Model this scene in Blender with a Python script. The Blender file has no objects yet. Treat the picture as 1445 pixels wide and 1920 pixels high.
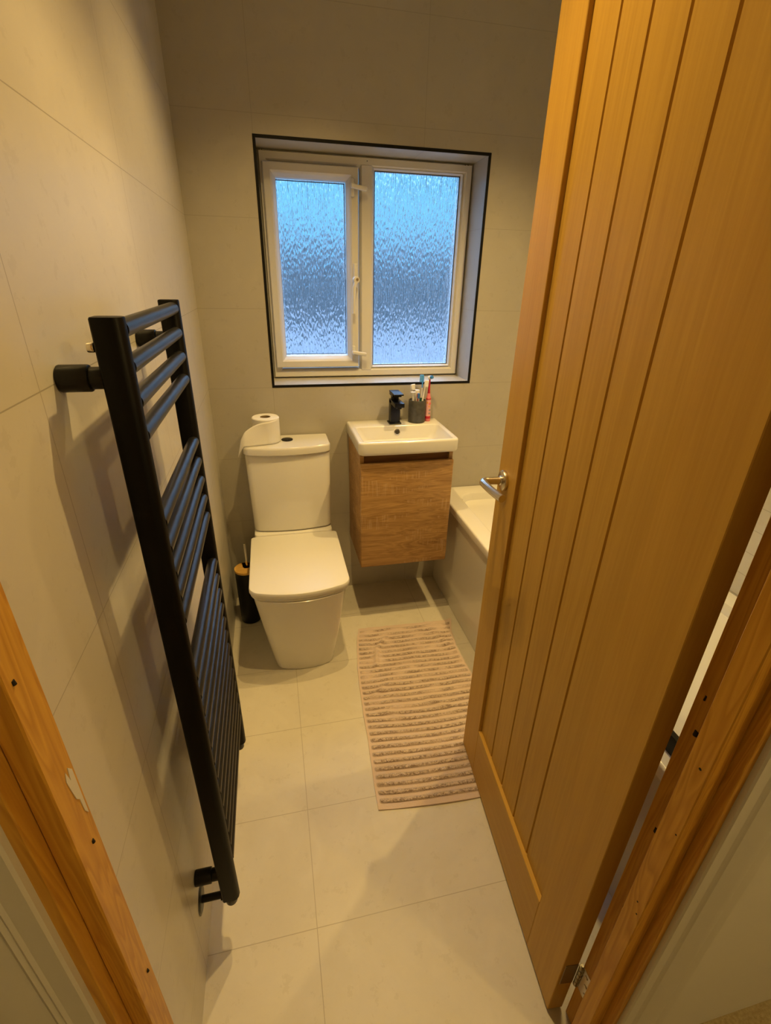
import bpy, bmesh, math, random
from mathutils import Vector, Matrix, noise
random.seed(4)
S = bpy.context.scene
C = S.collection
PI = math.pi

# ------------------------------------------------------------------ camera
cam_d = bpy.data.cameras.new('camera')
cam = bpy.data.objects.new('camera', cam_d); C.objects.link(cam)
cam.location = (.2533, -2.0683, 1.4461)
cam.rotation_mode = 'XYZ'
cam.rotation_euler = (1.1165, -.0214, -.2217)
cam_d.sensor_fit = 'VERTICAL'; cam_d.sensor_height = 36; cam_d.sensor_width = 36
cam_d.lens = 906.97 * 36 / 1920
cam_d.clip_start = .01
S.camera = cam
S.view_settings.view_transform = 'Standard'
S.view_settings.look = 'None'
S.view_settings.gamma = 1
S.view_settings.use_curve_mapping = False
S.view_settings.exposure = 0.0

# ------------------------------------------------------------------ world (blue dusk)
W = bpy.data.worlds.new('world'); S.world = W; W.use_nodes = True
wn, wl = W.node_tree.nodes, W.node_tree.links
wn.clear()
wo = wn.new('ShaderNodeOutputWorld'); wb = wn.new('ShaderNodeBackground')
tc = wn.new('ShaderNodeTexCoord'); sp = wn.new('ShaderNodeSeparateXYZ'); cr = wn.new('ShaderNodeValToRGB')
wl.new(tc.outputs['Generated'], sp.inputs[0]); wl.new(sp.outputs['Z'], cr.inputs[0])
cr.color_ramp.elements[0].position = .16; cr.color_ramp.elements[0].color = (.20, .62, 1.0, 1)
cr.color_ramp.elements[1].position = .75; cr.color_ramp.elements[1].color = (4.0, 6.1, 9.6, 1)
wl.new(cr.outputs[0], wb.inputs[0]); wb.inputs[1].default_value = 1.25
wl.new(wb.outputs[0], wo.inputs[0])

# ------------------------------------------------------------------ lamps of the place
WARM = (1.0, .67, .235)
def spot(name, loc, power, size=150, blend=.9, radius=.022, color=WARM, tilt=(0, 0, 0)):
    l = bpy.data.lights.new(name, 'SPOT'); l.energy = power; l.color = color
    l.spot_size = math.radians(size); l.spot_blend = blend; l.shadow_soft_size = radius
    o = bpy.data.objects.new(name, l); C.objects.link(o); o.location = loc; o.rotation_euler = tilt
    return o
def bulb(name, loc, power, radius=.04, color=WARM):
    l = bpy.data.lights.new(name, 'POINT'); l.energy = power; l.color = color; l.shadow_soft_size = radius
    o = bpy.data.objects.new(name, l); C.objects.link(o); o.location = loc
    return o
CEIL = 2.37
def aim(p, q): return (Vector(q) - Vector(p)).to_track_quat('-Z', 'Y').to_euler()
for p_, q_, w_, sz_ in (((.50, -.64, CEIL - .03), (.40, -.50, 0), 47, 112),
                        ((.53, -1.04, CEIL - .03), (.30, -1.60, 0), 56, 100),
                        ((1.17, -.68, CEIL - .03), (.98, -.30, 0), 55, 96),
                        ((1.20, -.98, CEIL - .03), (1.40, -1.10, 0), 34, 100)):
    spot('downlight', p_, w_, sz_, 1.0, .009, WARM, aim(p_, q_))
bulb('landing_lamp', (1.5, -2.68, 2.33), 24)

# ------------------------------------------------------------------ node helpers
def mat(name, base=(.8, .8, .8), rough=.5, metal=0, spec=.5, coat=0):
    m = bpy.data.materials.new(name); m.use_nodes = True
    b = m.node_tree.nodes['Principled BSDF']
    b.inputs['Base Color'].default_value = (*base, 1); b.inputs['Roughness'].default_value = rough
    b.inputs['Metallic'].default_value = metal; b.inputs['Specular IOR Level'].default_value = spec
    b.inputs['Coat Weight'].default_value = coat; b.inputs['Coat Roughness'].default_value = .08
    return m
class N:
    def __init__(s, m): s.m = m; s.n = m.node_tree.nodes; s.l = m.node_tree.links; s.b = s.n['Principled BSDF']
    def new(s, t, **k):
        x = s.n.new(t)
        for a, v in k.items(): setattr(x, a, v)
        return x
    def put(s, sock, v):
        if hasattr(v, 'links'): s.l.new(v, sock)
        else: sock.default_value = v
    def math(s, op, a, b=0.0, c=0.0):
        x = s.new('ShaderNodeMath', operation=op); s.put(x.inputs[0], a); s.put(x.inputs[1], b); s.put(x.inputs[2], c); return x.outputs[0]
    def pos(s, scale=(1, 1, 1), loc=(0, 0, 0), rot=(0, 0, 0)):
        t = s.new('ShaderNodeTexCoord'); mp = s.new('ShaderNodeMapping')
        mp.inputs['Scale'].default_value = scale; mp.inputs['Location'].default_value = loc; mp.inputs['Rotation'].default_value = rot
        s.l.new(t.outputs['Object'], mp.inputs[0]); return mp.outputs[0]
    def noise(s, vec, scale, detail=4, rough=.55, dist=0.0):
        x = s.new('ShaderNodeTexNoise'); s.l.new(vec, x.inputs['Vector']); x.inputs['Scale'].default_value = scale
        x.inputs['Detail'].default_value = detail; x.inputs['Roughness'].default_value = rough; x.inputs['Distortion'].default_value = dist
        return x.outputs['Fac']
    def ramp(s, f, *st):
        x = s.new('ShaderNodeValToRGB'); s.l.new(f, x.inputs[0]); e = x.color_ramp.elements
        while len(e) < len(st): e.new(.5)
        for i, (p, c) in enumerate(st): e[i].position = p; e[i].color = (*c, 1) if len(c) == 3 else c
        return x.outputs[0]
    def mix(s, f, a, b, bt='MIX'):
        x = s.new('ShaderNodeMix', data_type='RGBA', blend_type=bt); s.put(x.inputs[0], f)
        s.put(x.inputs[6], a if hasattr(a, 'links') else (*a, 1)); s.put(x.inputs[7], b if hasattr(b, 'links') else (*b, 1)); return x.outputs[2]
    def bump(s, h, strength=.3, dist=.002):
        x = s.new('ShaderNodeBump'); s.l.new(h, x.inputs['Height']); x.inputs['Strength'].default_value = strength; x.inputs['Distance'].default_value = dist
        s.l.new(x.outputs[0], s.b.inputs['Normal']); return x.outputs[0]
    def color(s, c): s.l.new(c, s.b.inputs['Base Color'])

def tile_mat(name, a0, a1, uax, u0, vax, v0, du=.6, dv=.3, rough=.33, grout=(.38, .35, .30), gw=.0008):
    """large format porcelain, mottled, with fine joints every du x dv metres"""
    m = mat(name, a0, rough); k = N(m)
    p = k.pos(); sx = k.new('ShaderNodeSeparateXYZ'); k.l.new(p, sx.inputs[0])
    def joint(ax, off, step):
        t = k.math('SUBTRACT', sx.outputs[ax], off); t = k.math('DIVIDE', t, step); t = k.math('ADD', t, 20.5)
        t = k.math('FRACT', t); t = k.math('SUBTRACT', t, .5); t = k.math('ABSOLUTE', t); t = k.math('MULTIPLY', t, step)
        return k.math('LESS_THAN', t, gw)
    j = k.math('MAXIMUM', joint(uax, u0, du), joint(vax, v0, dv))
    n1 = k.noise(p, 2.6, 6, .62, .4); n2 = k.noise(p, 26, 5, .7); n3 = k.noise(p, 7, 3, .5, 1.2)
    c = k.ramp(n1, (.3, a0), (.72, a1))
    c = k.mix(k.math('MULTIPLY', k.math('GREATER_THAN', n2, .60), .16), c, (a0[0] * .72, a0[1] * .70, a0[2] * .66))
    c = k.mix(k.ramp(n3, (.55, (0, 0, 0)), (.85, (.38, .38, .38))), c, (min(a1[0] * 1.12, .9), min(a1[1] * 1.12, .9), min(a1[2] * 1.1, .9)))
    c = k.mix(j, c, grout); k.color(c)
    k.bump(k.math('SUBTRACT', k.math('MULTIPLY', n2, .12), j), .35, .0012)
    k.l.new(k.ramp(n1, (.2, (rough - .05,) * 3), (.8, (rough + .1,) * 3)), k.b.inputs['Roughness'])
    return m

def wood_mat(name, dark, light, axis=2, scale=1.0, rough=.42, knots=False, ring=18, seed=0, figure=.5):
    m = mat(name, light, rough); k = N(m)
    sc = [9.0, 9.0, 9.0]; sc[axis] = .55
    p = k.pos(tuple(x * scale for x in sc), (seed, seed * .7, seed * 1.3))
    base = k.noise(p, 1.4, 3, .5, .9)
    sc2 = [170.0, 170.0, 170.0]; sc2[axis] = 5
    p2 = k.pos(tuple(x * scale for x in sc2), (seed, 0, seed)); fine = k.noise(p2, 1, 4, .6)
    rings = k.math('FRACT', k.math('MULTIPLY', base, ring))
    rr = k.ramp(rings, (0, (0, 0, 0)), (.75, (1, 1, 1)), (1, (.1, .1, .1)))
    f = k.math('ADD', k.math('MULTIPLY', rr, figure), k.math('MULTIPLY', fine, 1 - figure * .5))
    f = k.math('ADD', k.math('MULTIPLY', f, .7), k.math('MULTIPLY', base, .35))
    c = k.ramp(f, (.25, dark), (.95, light)); k.color(c)
    k.bump(fine, .12, .0008); k.b.inputs['Specular IOR Level'].default_value = .16
    return m

# ------------------------------------------------------------------ materials
M = {}
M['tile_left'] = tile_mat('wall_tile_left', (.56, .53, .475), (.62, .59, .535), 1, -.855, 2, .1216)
M['tile_back'] = tile_mat('wall_tile_back', (.455, .43, .375), (.51, .485, .43), 0, .253, 2, .1216)  # same tile as the left wall, colour darkened for the weaker light here
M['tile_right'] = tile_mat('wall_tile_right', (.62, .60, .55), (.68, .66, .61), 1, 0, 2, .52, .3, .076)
M['tile_floor'] = tile_mat('floor_tile', (.55, .51, .43), (.655, .62, .54), 0, .256, 1, -.533, rough=.40, gw=.0010, grout=(.42, .38, .31))
M['paint'] = mat('white_wall_paint', (.72, .70, .66), .6)
M['ceiling'] = mat('ceiling_paint', (.80, .79, .76), .8)
M['gloss_paint'] = mat('white_trim_paint', (.66, .64, .60), .38)
M['ceramic'] = mat('white_ceramic', (.77, .76, .73), .14, coat=.4)
M['plastic'] = mat('white_plastic', (.76, .75, .72), .34)
M['acrylic'] = mat('bath_acrylic', (.82, .81, .78), .14, coat=.3)
M['panel'] = mat('bath_panel', (.66, .64, .60), .16, coat=.2)
M['black'] = mat('matt_black', (.004, .004, .0045), .34, spec=.28)
M['rung'] = mat('black_powder_coat', (.004, .004, .0048), .36, spec=.5)
M['upright'] = mat('black_coat_dulled', (.003, .003, .0035), .42, spec=.14)  # same coat as the rungs, reflected light toned down on the uprights
k = N(M['rung']); k.bump(k.noise(k.pos(), 900, 2), .15, .0004)
k = N(M['black']); k.bump(k.noise(k.pos(), 900, 2), .12, .0004)
M['trim'] = mat('black_trim', (.006, .006, .006), .45, spec=.25)
M['upvc'] = mat('white_upvc', (.74, .73, .70), .28)
M['gasket'] = mat('window_gasket', (.05, .05, .06), .5)
M['gap_shade'] = mat('dark_gap', (.03, .025, .02), .7)  # near-black colour standing in for the shade inside the overflow
M['oak'] = wood_mat('oak_veneer', (.44, .245, .045), (.59, .36, .070), 2, 1, .42, ring=5, figure=.18)
M['oak_h'] = wood_mat('oak_veneer_cross', (.44, .245, .045), (.58, .355, .070), 0, 1, .42, ring=5, seed=3, figure=.18)
M['oak_panel'] = wood_mat('oak_panel', (.41, .232, .042), (.57, .35, .068), 2, 1, .42, ring=7, seed=7, figure=.25)
M['pine'] = wood_mat('stained_pine', (.44, .20, .025), (.66, .36, .055), 2, 1.3, .36, ring=16, seed=2, figure=.6)
M['chrome'] = mat('chrome', (.78, .76, .72), .12, 1)
M['brushed'] = mat('brushed_nickel', (.66, .60, .50), .26, 1)
M['steel'] = mat('hinge_steel', (.35, .32, .26), .4, 1)
M['bamboo'] = wood_mat('bamboo', (.55, .30, .07), (.78, .48, .13), 0, 1, .45, ring=6)
M['paper'] = mat('tissue_paper', (.86, .85, .82), .9); k = N(M['paper'])
k.bump(k.noise(k.pos(), 260, 3), .35, .001)
k.b.inputs['Subsurface Weight'].default_value = 0
M['card'] = mat('cardboard_core', (.30, .22, .13), .9)
M['stone'] = mat('charcoal_stone', (.065, .063, .058), .5); k = N(M['stone'])
k.color(k.ramp(k.noise(k.pos(), 60, 4), (.3, (.05, .048, .044)), (.8, (.10, .097, .088)))); k.bump(k.noise(k.pos(), 300, 3), .2, .0005)
M['pink'] = mat('pink_plastic', (.80, .22, .24), .3)
M['lightpink'] = mat('pale_pink_label', (.85, .45, .45), .35)
M['red'] = mat('crimson_plastic', (.55, .02, .05), .3)
M['orange'] = mat('orange_print', (.85, .40, .08), .4)
M['grey'] = mat('grey_print', (.35, .33, .38), .4)
M['blue'] = mat('blue_bristle', (.05, .25, .75), .5)
M['cyan'] = mat('pale_blue_plastic', (.08, .36, .95), .35)
M['white'] = mat('white_brush_plastic', (.84, .83, .80), .3)
M['purple'] = mat('purple_plastic', (.10, .03, .14), .35)
M['green'] = mat('dark_green_plastic', (.02, .16, .11), .35)
M['strike'] = mat('bare_plaster', (.66, .62, .54), .7)
M['hole'] = mat('nail_hole', (.01, .007, .004), .8)
M['carpet'] = mat('landing_carpet', (.42, .34, .18), .95); k = N(M['carpet'])
k.color(k.ramp(k.noise(k.pos(), 160, 4), (.3, (.34, .27, .14)), (.7, (.50, .41, .23)))); k.bump(k.noise(k.pos(), 400, 3), .8, .004)

# vanity: cross-cut oak foil with horizontal grain and pale saw marks
M['vanity'] = mat('vanity_oak_foil', (.4, .22, .1), .45); k = N(M['vanity'])
p = k.pos((1.4, 6, 15), (2, 0, 5)); b0 = k.noise(p, 1.5, 4, .55, .7)
fine = k.noise(k.pos((14, 60, 330)), 1, 4, .6)
rg = k.ramp(k.math('FRACT', k.math('MULTIPLY', b0, 11)), (0, (0, 0, 0)), (.7, (1, 1, 1)), (1, (.2, .2, .2)))
f = k.math('ADD', k.math('MULTIPLY', rg, .22), k.math('ADD', k.math('MULTIPLY', fine, .5), k.math('MULTIPLY', b0, .5)))
col = k.ramp(f, (.30, (.21, .098, .028)), (.80, (.55, .33, .125)))
saw = k.noise(k.pos((170, 20, 9), (1, 0, 0)), 1, 2, .5); patch = k.noise(k.pos((5, 5, 17), (4, 0, 2)), 1, 2, .5)
sm = k.math('MULTIPLY', k.math('GREATER_THAN', saw, .56), k.math('GREATER_THAN', patch, .56))
k.color(k.mix(k.math('MULTIPLY', sm, .32), col, (.62, .44, .27))); k.bump(fine, .2, .0008)
M['vanity_shaded'] = wood_mat('vanity_recess_shade', (.16, .07, .026), (.28, .135, .05), 0, 1, .5, ring=6)  # darker copy of the foil: shade of the recess put into the colour

# towelling mat
M['towel'] = mat('towelling', (.52, .40, .33), .95); k = N(M['towel'])
k.b.inputs['Sheen Weight'].default_value = .3
n = k.noise(k.pos(), 240, 3, .7); n2 = k.noise(k.pos(), 9, 3); n3 = k.noise(k.pos(), 100, 3, .7)
at = k.new('ShaderNodeAttribute', attribute_name='pile'); pl_ = at.outputs['Fac']
loopc = k.ramp(k.math('ADD', k.math('MULTIPLY', n, .5), k.math('MULTIPLY', n3, .5)), (.41, (.25, .165, .125)), (.57, (.74, .60, .52)))  # dark end paints the shade between the pile loops
flatc = k.ramp(n2, (.3, (.57, .445, .385)), (.7, (.63, .505, .44)))
k.color(k.mix(pl_, flatc, loopc))
k.bump(k.math('MULTIPLY', k.math('ADD', n, n3), k.math('ADD', k.math('MULTIPLY', pl_, .8), .15)), 1.0, .005)

# rain-patterned glass
M['glass'] = bpy.data.materials.new('obscure_glass'); M['glass'].use_nodes = True
k = N(M['glass']); k.n.remove(k.n['Principled BSDF']); out = k.n['Material Output']
g = k.new('ShaderNodeBsdfGlass'); g.inputs['IOR'].default_value = 1.36; g.inputs['Roughness'].default_value = .04
g.inputs['Color'].default_value = (.93, .96, 1, 1)
s1 = k.noise(k.pos((300, 1, 7)), 1, 2, .5, .3); s2 = k.noise(k.pos((170, 1, 13), (3, 0, 1)), 1, 2, .5, .8)
vo = k.new('ShaderNodeTexVoronoi'); k.l.new(k.pos((200, 200, 50)), vo.inputs['Vector']); vo.inputs['Scale'].default_value = 1
hh = k.math('ADD', k.math('ADD', k.math('MULTIPLY', s1, 1.0), k.math('MULTIPLY', s2, .5)), k.math('MULTIPLY', vo.outputs['Distance'], .35))
bp = k.new('ShaderNodeBump'); k.l.new(hh, bp.inputs['Height']); bp.inputs['Strength'].default_value = 1; bp.inputs['Distance'].default_value = .0060
k.l.new(bp.outputs[0], g.inputs['Normal']); k.l.new(g.outputs[0], out.inputs[0])

# outside
M['hedge'] = mat('hedge_green', (.05, .07, .05), .9); k = N(M['hedge'])
k.color(k.ramp(k.noise(k.pos((1.6, 1, .5)), 1.2, 6, .7), (.35, (.018, .024, .026)), (.7, (.12, .135, .135))))
M['ground'] = mat('garden_ground', (.45, .47, .45), .9); k = N(M['ground'])
k.color(k.ramp(k.noise(k.pos((2.0, .6, 1)), .8, 4), (.35, (.03, .033, .036)), (.65, (.13, .135, .135))))

# ------------------------------------------------------------------ mesh helpers
def link(name, bm, m, parent=None, smooth=30, mats=None):
    me = bpy.data.meshes.new(name); bm.normal_update(); bm.to_mesh(me); bm.free()
    for x in (mats or [m]): me.materials.append(x)
    o = bpy.data.objects.new(name, me); C.objects.link(o)
    if parent: o.parent = parent
    if smooth:
        for p in me.polygons: p.use_smooth = True
        try: me.set_sharp_from_angle(angle=math.radians(smooth))
        except Exception: pass
    return o
def tag(o, label=None, cat=None, group=None, kind=None):
    if label: o['label'] = label
    if cat: o['category'] = cat
    if group: o['group'] = group
    if kind: o['kind'] = kind
    return o
def empty(name, loc=(0, 0, 0), rz=0, label=None, cat=None, group=None, kind=None):
    o = bpy.data.objects.new(name, None); C.objects.link(o); o.location = loc; o.rotation_euler = (0, 0, rz)
    o.empty_display_size = .05
    return tag(o, label, cat, group, kind)
def box(bm, x0, x1, y0, y1, z0, z1, bev=0, seg=2, mi=0):
    r = bmesh.ops.create_cube(bm, size=1)
    vs = r['verts']
    for v in vs:
        v.co = Vector((x0 if v.co.x < 0 else x1, y0 if v.co.y < 0 else y1, z0 if v.co.z < 0 else z1))
    fs = set(f for v in vs for f in v.link_faces)
    for f in fs: f.material_index = mi
    if bev:
        es = list(set(e for v in vs for e in v.link_edges))
        bmesh.ops.bevel(bm, geom=es, offset=bev, segments=seg, profile=.5, affect='EDGES')
    return vs
def B(x0, x1, y0, y1, z0, z1, bev=0, seg=2):
    bm = bmesh.new(); box(bm, x0, x1, y0, y1, z0, z1, bev, seg); return bm
def cyl(bm, p0, p1, r0, r1=None, n=24, caps=True, bev=0):
    p0, p1 = Vector(p0), Vector(p1); r1 = r0 if r1 is None else r1
    d = (p1 - p0).normalized(); a = d.orthogonal().normalized(); b = d.cross(a)
    prof = [(0, r0), (1, r1)]
    L = (p1 - p0).length
    if bev: prof = [(0, r0 - bev), (bev * .3 / L, r0 - bev * .3), (bev / L, r0), (1 - bev / L, r1), (1 - bev * .3 / L, r1 - bev * .3), (1, r1 - bev)]
    rings = []
    for t, r in prof:
        c = p0.lerp(p1, t)
        rings.append([bm.verts.new(c + (a * math.cos(2 * PI * i / n) + b * math.sin(2 * PI * i / n)) * r) for i in range(n)])
    for q in range(len(rings) - 1):
        for i in range(n):
            bm.faces.new((rings[q][i], rings[q][(i + 1) % n], rings[q + 1][(i + 1) % n], rings[q + 1][i]))
    if caps: bm.faces.new(rings[0][::-1]); bm.faces.new(rings[-1])
def lathe(bm, prof, c=(0, 0, 0), n=32, closed=False):
    rings = []
    for r, z in prof:
        rings.append([bm.verts.new((c[0] + r * math.cos(2 * PI * i / n), c[1] + r * math.sin(2 * PI * i / n), c[2] + z)) for i in range(n)] if r > 1e-6 else [bm.verts.new((c[0], c[1], c[2] + z))])
    def join(A, Bq):
        for i in range(n):
            j = (i + 1) % n
            if len(A) == 1 and len(Bq) == 1: return
            if len(A) == 1: bm.faces.new((A[0], Bq[j], Bq[i]))
            elif len(Bq) == 1: bm.faces.new((A[i], A[j], Bq[0]))
            else: bm.faces.new((A[i], A[j], Bq[j], Bq[i]))
    for q in range(len(rings) - 1): join(rings[q], rings[q + 1])
    if closed: join(rings[-1], rings[0])
def tube(bm, pts, rad, n=14, caps=True):
    pts = [Vector(p) for p in pts]; rings = []
    rr = rad if isinstance(rad, (list, tuple)) else [rad] * len(pts)
    up = None
    for i, p in enumerate(pts):
        d = (pts[min(i + 1, len(pts) - 1)] - pts[max(i - 1, 0)]).normalized()
        a = d.orthogonal().normalized() if up is None else (up - d * up.dot(d)).normalized()
        up = a; b = d.cross(a)
        rings.append([bm.verts.new(p + (a * math.cos(2 * PI * j / n) + b * math.sin(2 * PI * j / n)) * rr[i]) for j in range(n)])
    for q in range(len(rings) - 1):
        for j in range(n): bm.faces.new((rings[q][j], rings[q][(j + 1) % n], rings[q + 1][(j + 1) % n], rings[q + 1][j]))
    if caps: bm.faces.new(rings[0][::-1]); bm.faces.new(rings[-1])
def plan(x0, x1, yb, yf, rf=.03, rb=.004, bow=0.0, nc=7, nf=12):
    """rounded plan outline: back edge at yb (larger y), front at yf, front corners rf, bowed front"""
    P = []
    def arc(cx, cy, r, a0, a1):
        for i in range(nc + 1):
            a = a0 + (a1 - a0) * i / nc; P.append((cx + r * math.cos(a), cy + r * math.sin(a)))
    arc(x1 - rb, yb - rb, rb, 0, PI / 2)
    arc(x0 + rb, yb - rb, rb, PI / 2, PI)
    arc(x0 + rf, yf + rf, rf, PI, 1.5 * PI)
    for i in range(1, nf):
        t = i / nf; P.append((x0 + rf + (x1 - x0 - 2 * rf) * t, yf))
    arc(x1 - rf, yf + rf, rf, 1.5 * PI, 2 * PI)
    cx = (x0 + x1) / 2; hw = (x1 - x0) / 2; out = []
    for x, y in P:
        w = max(0, min(1, (yb - y) / (yb - yf))); u = (x - cx) / hw
        out.append((x, y - bow * (1 - u * u) * w ** 3))
    return out
def loft(bm, loops, cap0=True, cap1=True):
    """loops: list of (plan, z)"""
    R = [[bm.verts.new((x, y, z)) for x, y in P] for P, z in loops]; n = len(R[0])
    for q in range(len(R) - 1):
        for i in range(n): bm.faces.new((R[q][i], R[q][(i + 1) % n], R[q + 1][(i + 1) % n], R[q + 1][i]))
    if cap0: bm.faces.new(R[0][::-1])
    if cap1: bm.faces.new(R[-1])
    return R
def shrink(P, d):
    cx = sum(p[0] for p in P) / len(P); x0 = min(p[0] for p in P); x1 = max(p[0] for p in P); y0 = min(p[1] for p in P); y1 = max(p[1] for p in P)
    cx = (x0 + x1) / 2; cy = (y0 + y1) / 2
    return [(cx + (x - cx) * (1 - 2 * d / (x1 - x0)), cy + (y - cy) * (1 - 2 * d / (y1 - y0))) for x, y in P]
def slab(P, z0, z1, e=.004):
    """rounded slab of outline P"""
    return [(shrink(P, e), z0), (shrink(P, e * .3), z0 + e * .3), (P, z0 + e), (P, z1 - e), (shrink(P, e * .3), z1 - e * .3), (shrink(P, e), z1)]
def struct(name, bm, m, parent=None, smooth=0):
    o = link(name, bm, m, parent, smooth)
    if parent is None: o['kind'] = 'structure'
    return o

# ================================================================== SETTING
YD = -1.698      # bathroom face of the doorway wall
YL = -1.780      # landing face of the doorway wall
XR = 1.70
struct('floor', B(-.02, XR + .02, YL - .0, .02, -.05, 0), M['tile_floor'])
struct('ceiling', B(-.1, XR + .1, YD, .3, CEIL, CEIL + .05), M['ceiling'])
struct('wall_left', B(-.10, 0, YD - .005, .3, -.02, CEIL), M['tile_left'])
struct('wall_right', B(XR, XR + .1, YD, .3, -.02, CEIL), M['tile_right'])
# back wall with the window opening (reveal .26-1.105, z 1.032-1.856)
WX0, WX1, WZ0, WZ1 = .2605, 1.106, 1.031, 1.856
bm = bmesh.new()
box(bm, -.02, WX0, 0, .22, -.02, CEIL); box(bm, WX1, XR + .02, 0, .22, -.02, CEIL)
box(bm, WX0, WX1, 0, .22, -.02, WZ0); box(bm, WX0, WX1, 0, .22, WZ1, CEIL)
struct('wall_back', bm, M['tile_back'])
# doorway wall (bathroom side right of the door, left nib, over-door)
LX, RX = .036, .775      # faces of the door lining
DH = 1.995
bm = bmesh.new(); box(bm, RX + .028, XR + .02, YL, YD, 0, CEIL); box(bm, LX - .09, LX - .028, YL, YD - .006, 0, CEIL)
box(bm, LX - .028, RX + .028, YL, YD, DH + .03, CEIL)
struct('wall_front', bm, M['paint'])
# landing shell round the camera
struct('floor_landing', B(-.9, 2.6, -4.0, YL, -.05, 0), M['carpet'])
struct('ceiling_landing', B(-.9, 2.6, -4.0, YL, CEIL, CEIL + .05), M['ceiling'])
bm = bmesh.new(); box(bm, -.9, -.09, YL, YL + .06, 0, CEIL)
struct('wall_landing_front_left', bm, M['paint'])
struct('wall_landing_front_right', B(XR + .02, 2.6, YL, YL + .06, 0, CEIL), M['paint'])
struct('wall_landing_left', B(-.95, -.9, -4.0, YL, 0, CEIL), M['paint'])
struct('wall_landing_right', B(2.6, 2.65, -4.0, YL, 0, CEIL), M['paint'])
struct('wall_landing_back', B(-.9, 2.6, -4.05, -4.0, 0, CEIL), M['paint'])

# black trim round the window opening: thin L profile bars mitred
bm = bmesh.new(); t = .0100
for x0, x1, z0, z1 in ((WX0 - t, WX1 + t, WZ1, WZ1 + t), (WX0 - t, WX1 + t, WZ0 - t, WZ0), (WX0 - t, WX0, WZ0, WZ1), (WX1, WX1 + t, WZ0, WZ1)):
    box(bm, x0, x1, -.0015, .004, z0, z1, .0006, 1)
struct('trim_1', bm, M['trim'])

# ------------------------------------------------------------------ window
win = empty('window_1', (.683, .15, WZ0), 0, kind='structure')
def child(o, par):
    o.parent = par; o.matrix_parent_inverse = Matrix.Translation(-Vector(par.location)) if par.rotation_euler.z == 0 and par.parent is None else o.matrix_parent_inverse
    return o
def wlink(name, bm, m, smooth=30): return child(link(name, bm, m, None, smooth), win)
def frame_ring(bm, x0, x1, z0, z1, prof):
    """sweep prof [(inset, y)] round a rectangle with mitred corners"""
    R = []
    for ins, y in prof:
        R.append([bm.verts.new(c) for c in ((x0 + ins, y, z0 + ins), (x1 - ins, y, z0 + ins), (x1 - ins, y, z1 - ins), (x0 + ins, y, z1 - ins))])
    for q in range(len(R)):
        A, Bq = R[q], R[(q + 1) % len(R)]
        for i in range(4): bm.faces.new((A[i], A[(i + 1) % 4], Bq[(i + 1) % 4], Bq[i]))
FY = .142
# outer frame in two lights, sharing the mullion
MX = .671
bm = bmesh.new()
frame_ring(bm, WX0, WX1, WZ0, WZ1, [(0, FY + .02), (.004, FY + .016), (.008, FY), (.030, FY), (.034, FY + .004), (.041, FY + .018), (.041, .2), (0, .2)])
wlink('frame', bm, M['upvc'], 20)
bm = bmesh.new()
V = [(MX - .030, .2), (MX - .030, FY + .018), (MX - .023, FY + .003), (MX - .020, FY - .001), (MX + .020, FY - .001), (MX + .023, FY + .003), (MX + .030, FY + .018), (MX + .030, .2)]
lo = [bm.verts.new((x, y, WZ0 + .012 + (0 if .0 else abs(x - MX)))) for x, y in V]; hi = [bm.verts.new((x, y, WZ1 - .012 - abs(x - MX))) for x, y in V]
for i in range(len(V)): bm.faces.new((lo[i], lo[(i + 1) % 8], hi[(i + 1) % 8], hi[i]))
bm.faces.new(lo[::-1]); bm.faces.new(hi)
wlink('mullion', bm, M['upvc'], 20)
# opening sash on the left
SX0, SX1, SZ0, SZ1 = .277, .634, 1.079, 1.815
bm = bmesh.new()
frame_ring(bm, SX0, SX1, SZ0, SZ1, [(0, FY + .02), (0, FY - .012), (.003, FY - .015), (.026, FY - .015), (.030, FY - .012), (.034, FY - .008), (.038, FY + .0), (.044, FY + .008), (.046, FY + .02), (.046, .19), (0, .19)])
sash = wlink('sash', bm, M['upvc'], 20)
bm = bmesh.new(); frame_ring(bm, SX0 - .0018, SX1 + .0018, SZ0 - .0018, SZ1 + .0018, [(0, FY + .016), (0, FY + .010), (.004, FY + .010), (.004, FY + .016)])
wlink('sash_gasket', bm, M['gasket'], 0)
# beading + fixed light on the right
GX0, GX1, GZ0, GZ1 = .703, 1.056, 1.081, 1.812
bm = bmesh.new()
frame_ring(bm, GX0 - .012, GX1 + .012, GZ0 - .012, GZ1 + .012, [(0, FY + .02), (.002, FY + .006), (.006, FY + .004), (.009, FY + .010), (.012, FY + .018), (.012, .19), (0, .19)])
wlink('glazing_bead', bm, M['upvc'], 20)
for nm, x0, x1, z0, z1 in (('left', .3205, .5845, 1.130, 1.7635), ('right', GX0, GX1, GZ0, GZ1)):
    bm = bmesh.new(); frame_ring(bm, x0, x1, z0, z1, [(0, FY + .016), (.0025, FY + .017), (.0025, FY + .021), (0, FY + .021)])
    wlink('gasket', bm, M['gasket'], 0)
    wlink('pane', B(x0 - .003, x1 + .003, FY + .022, FY + .027, z0 - .003, z1 + .003), M['glass'], 0)
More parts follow.
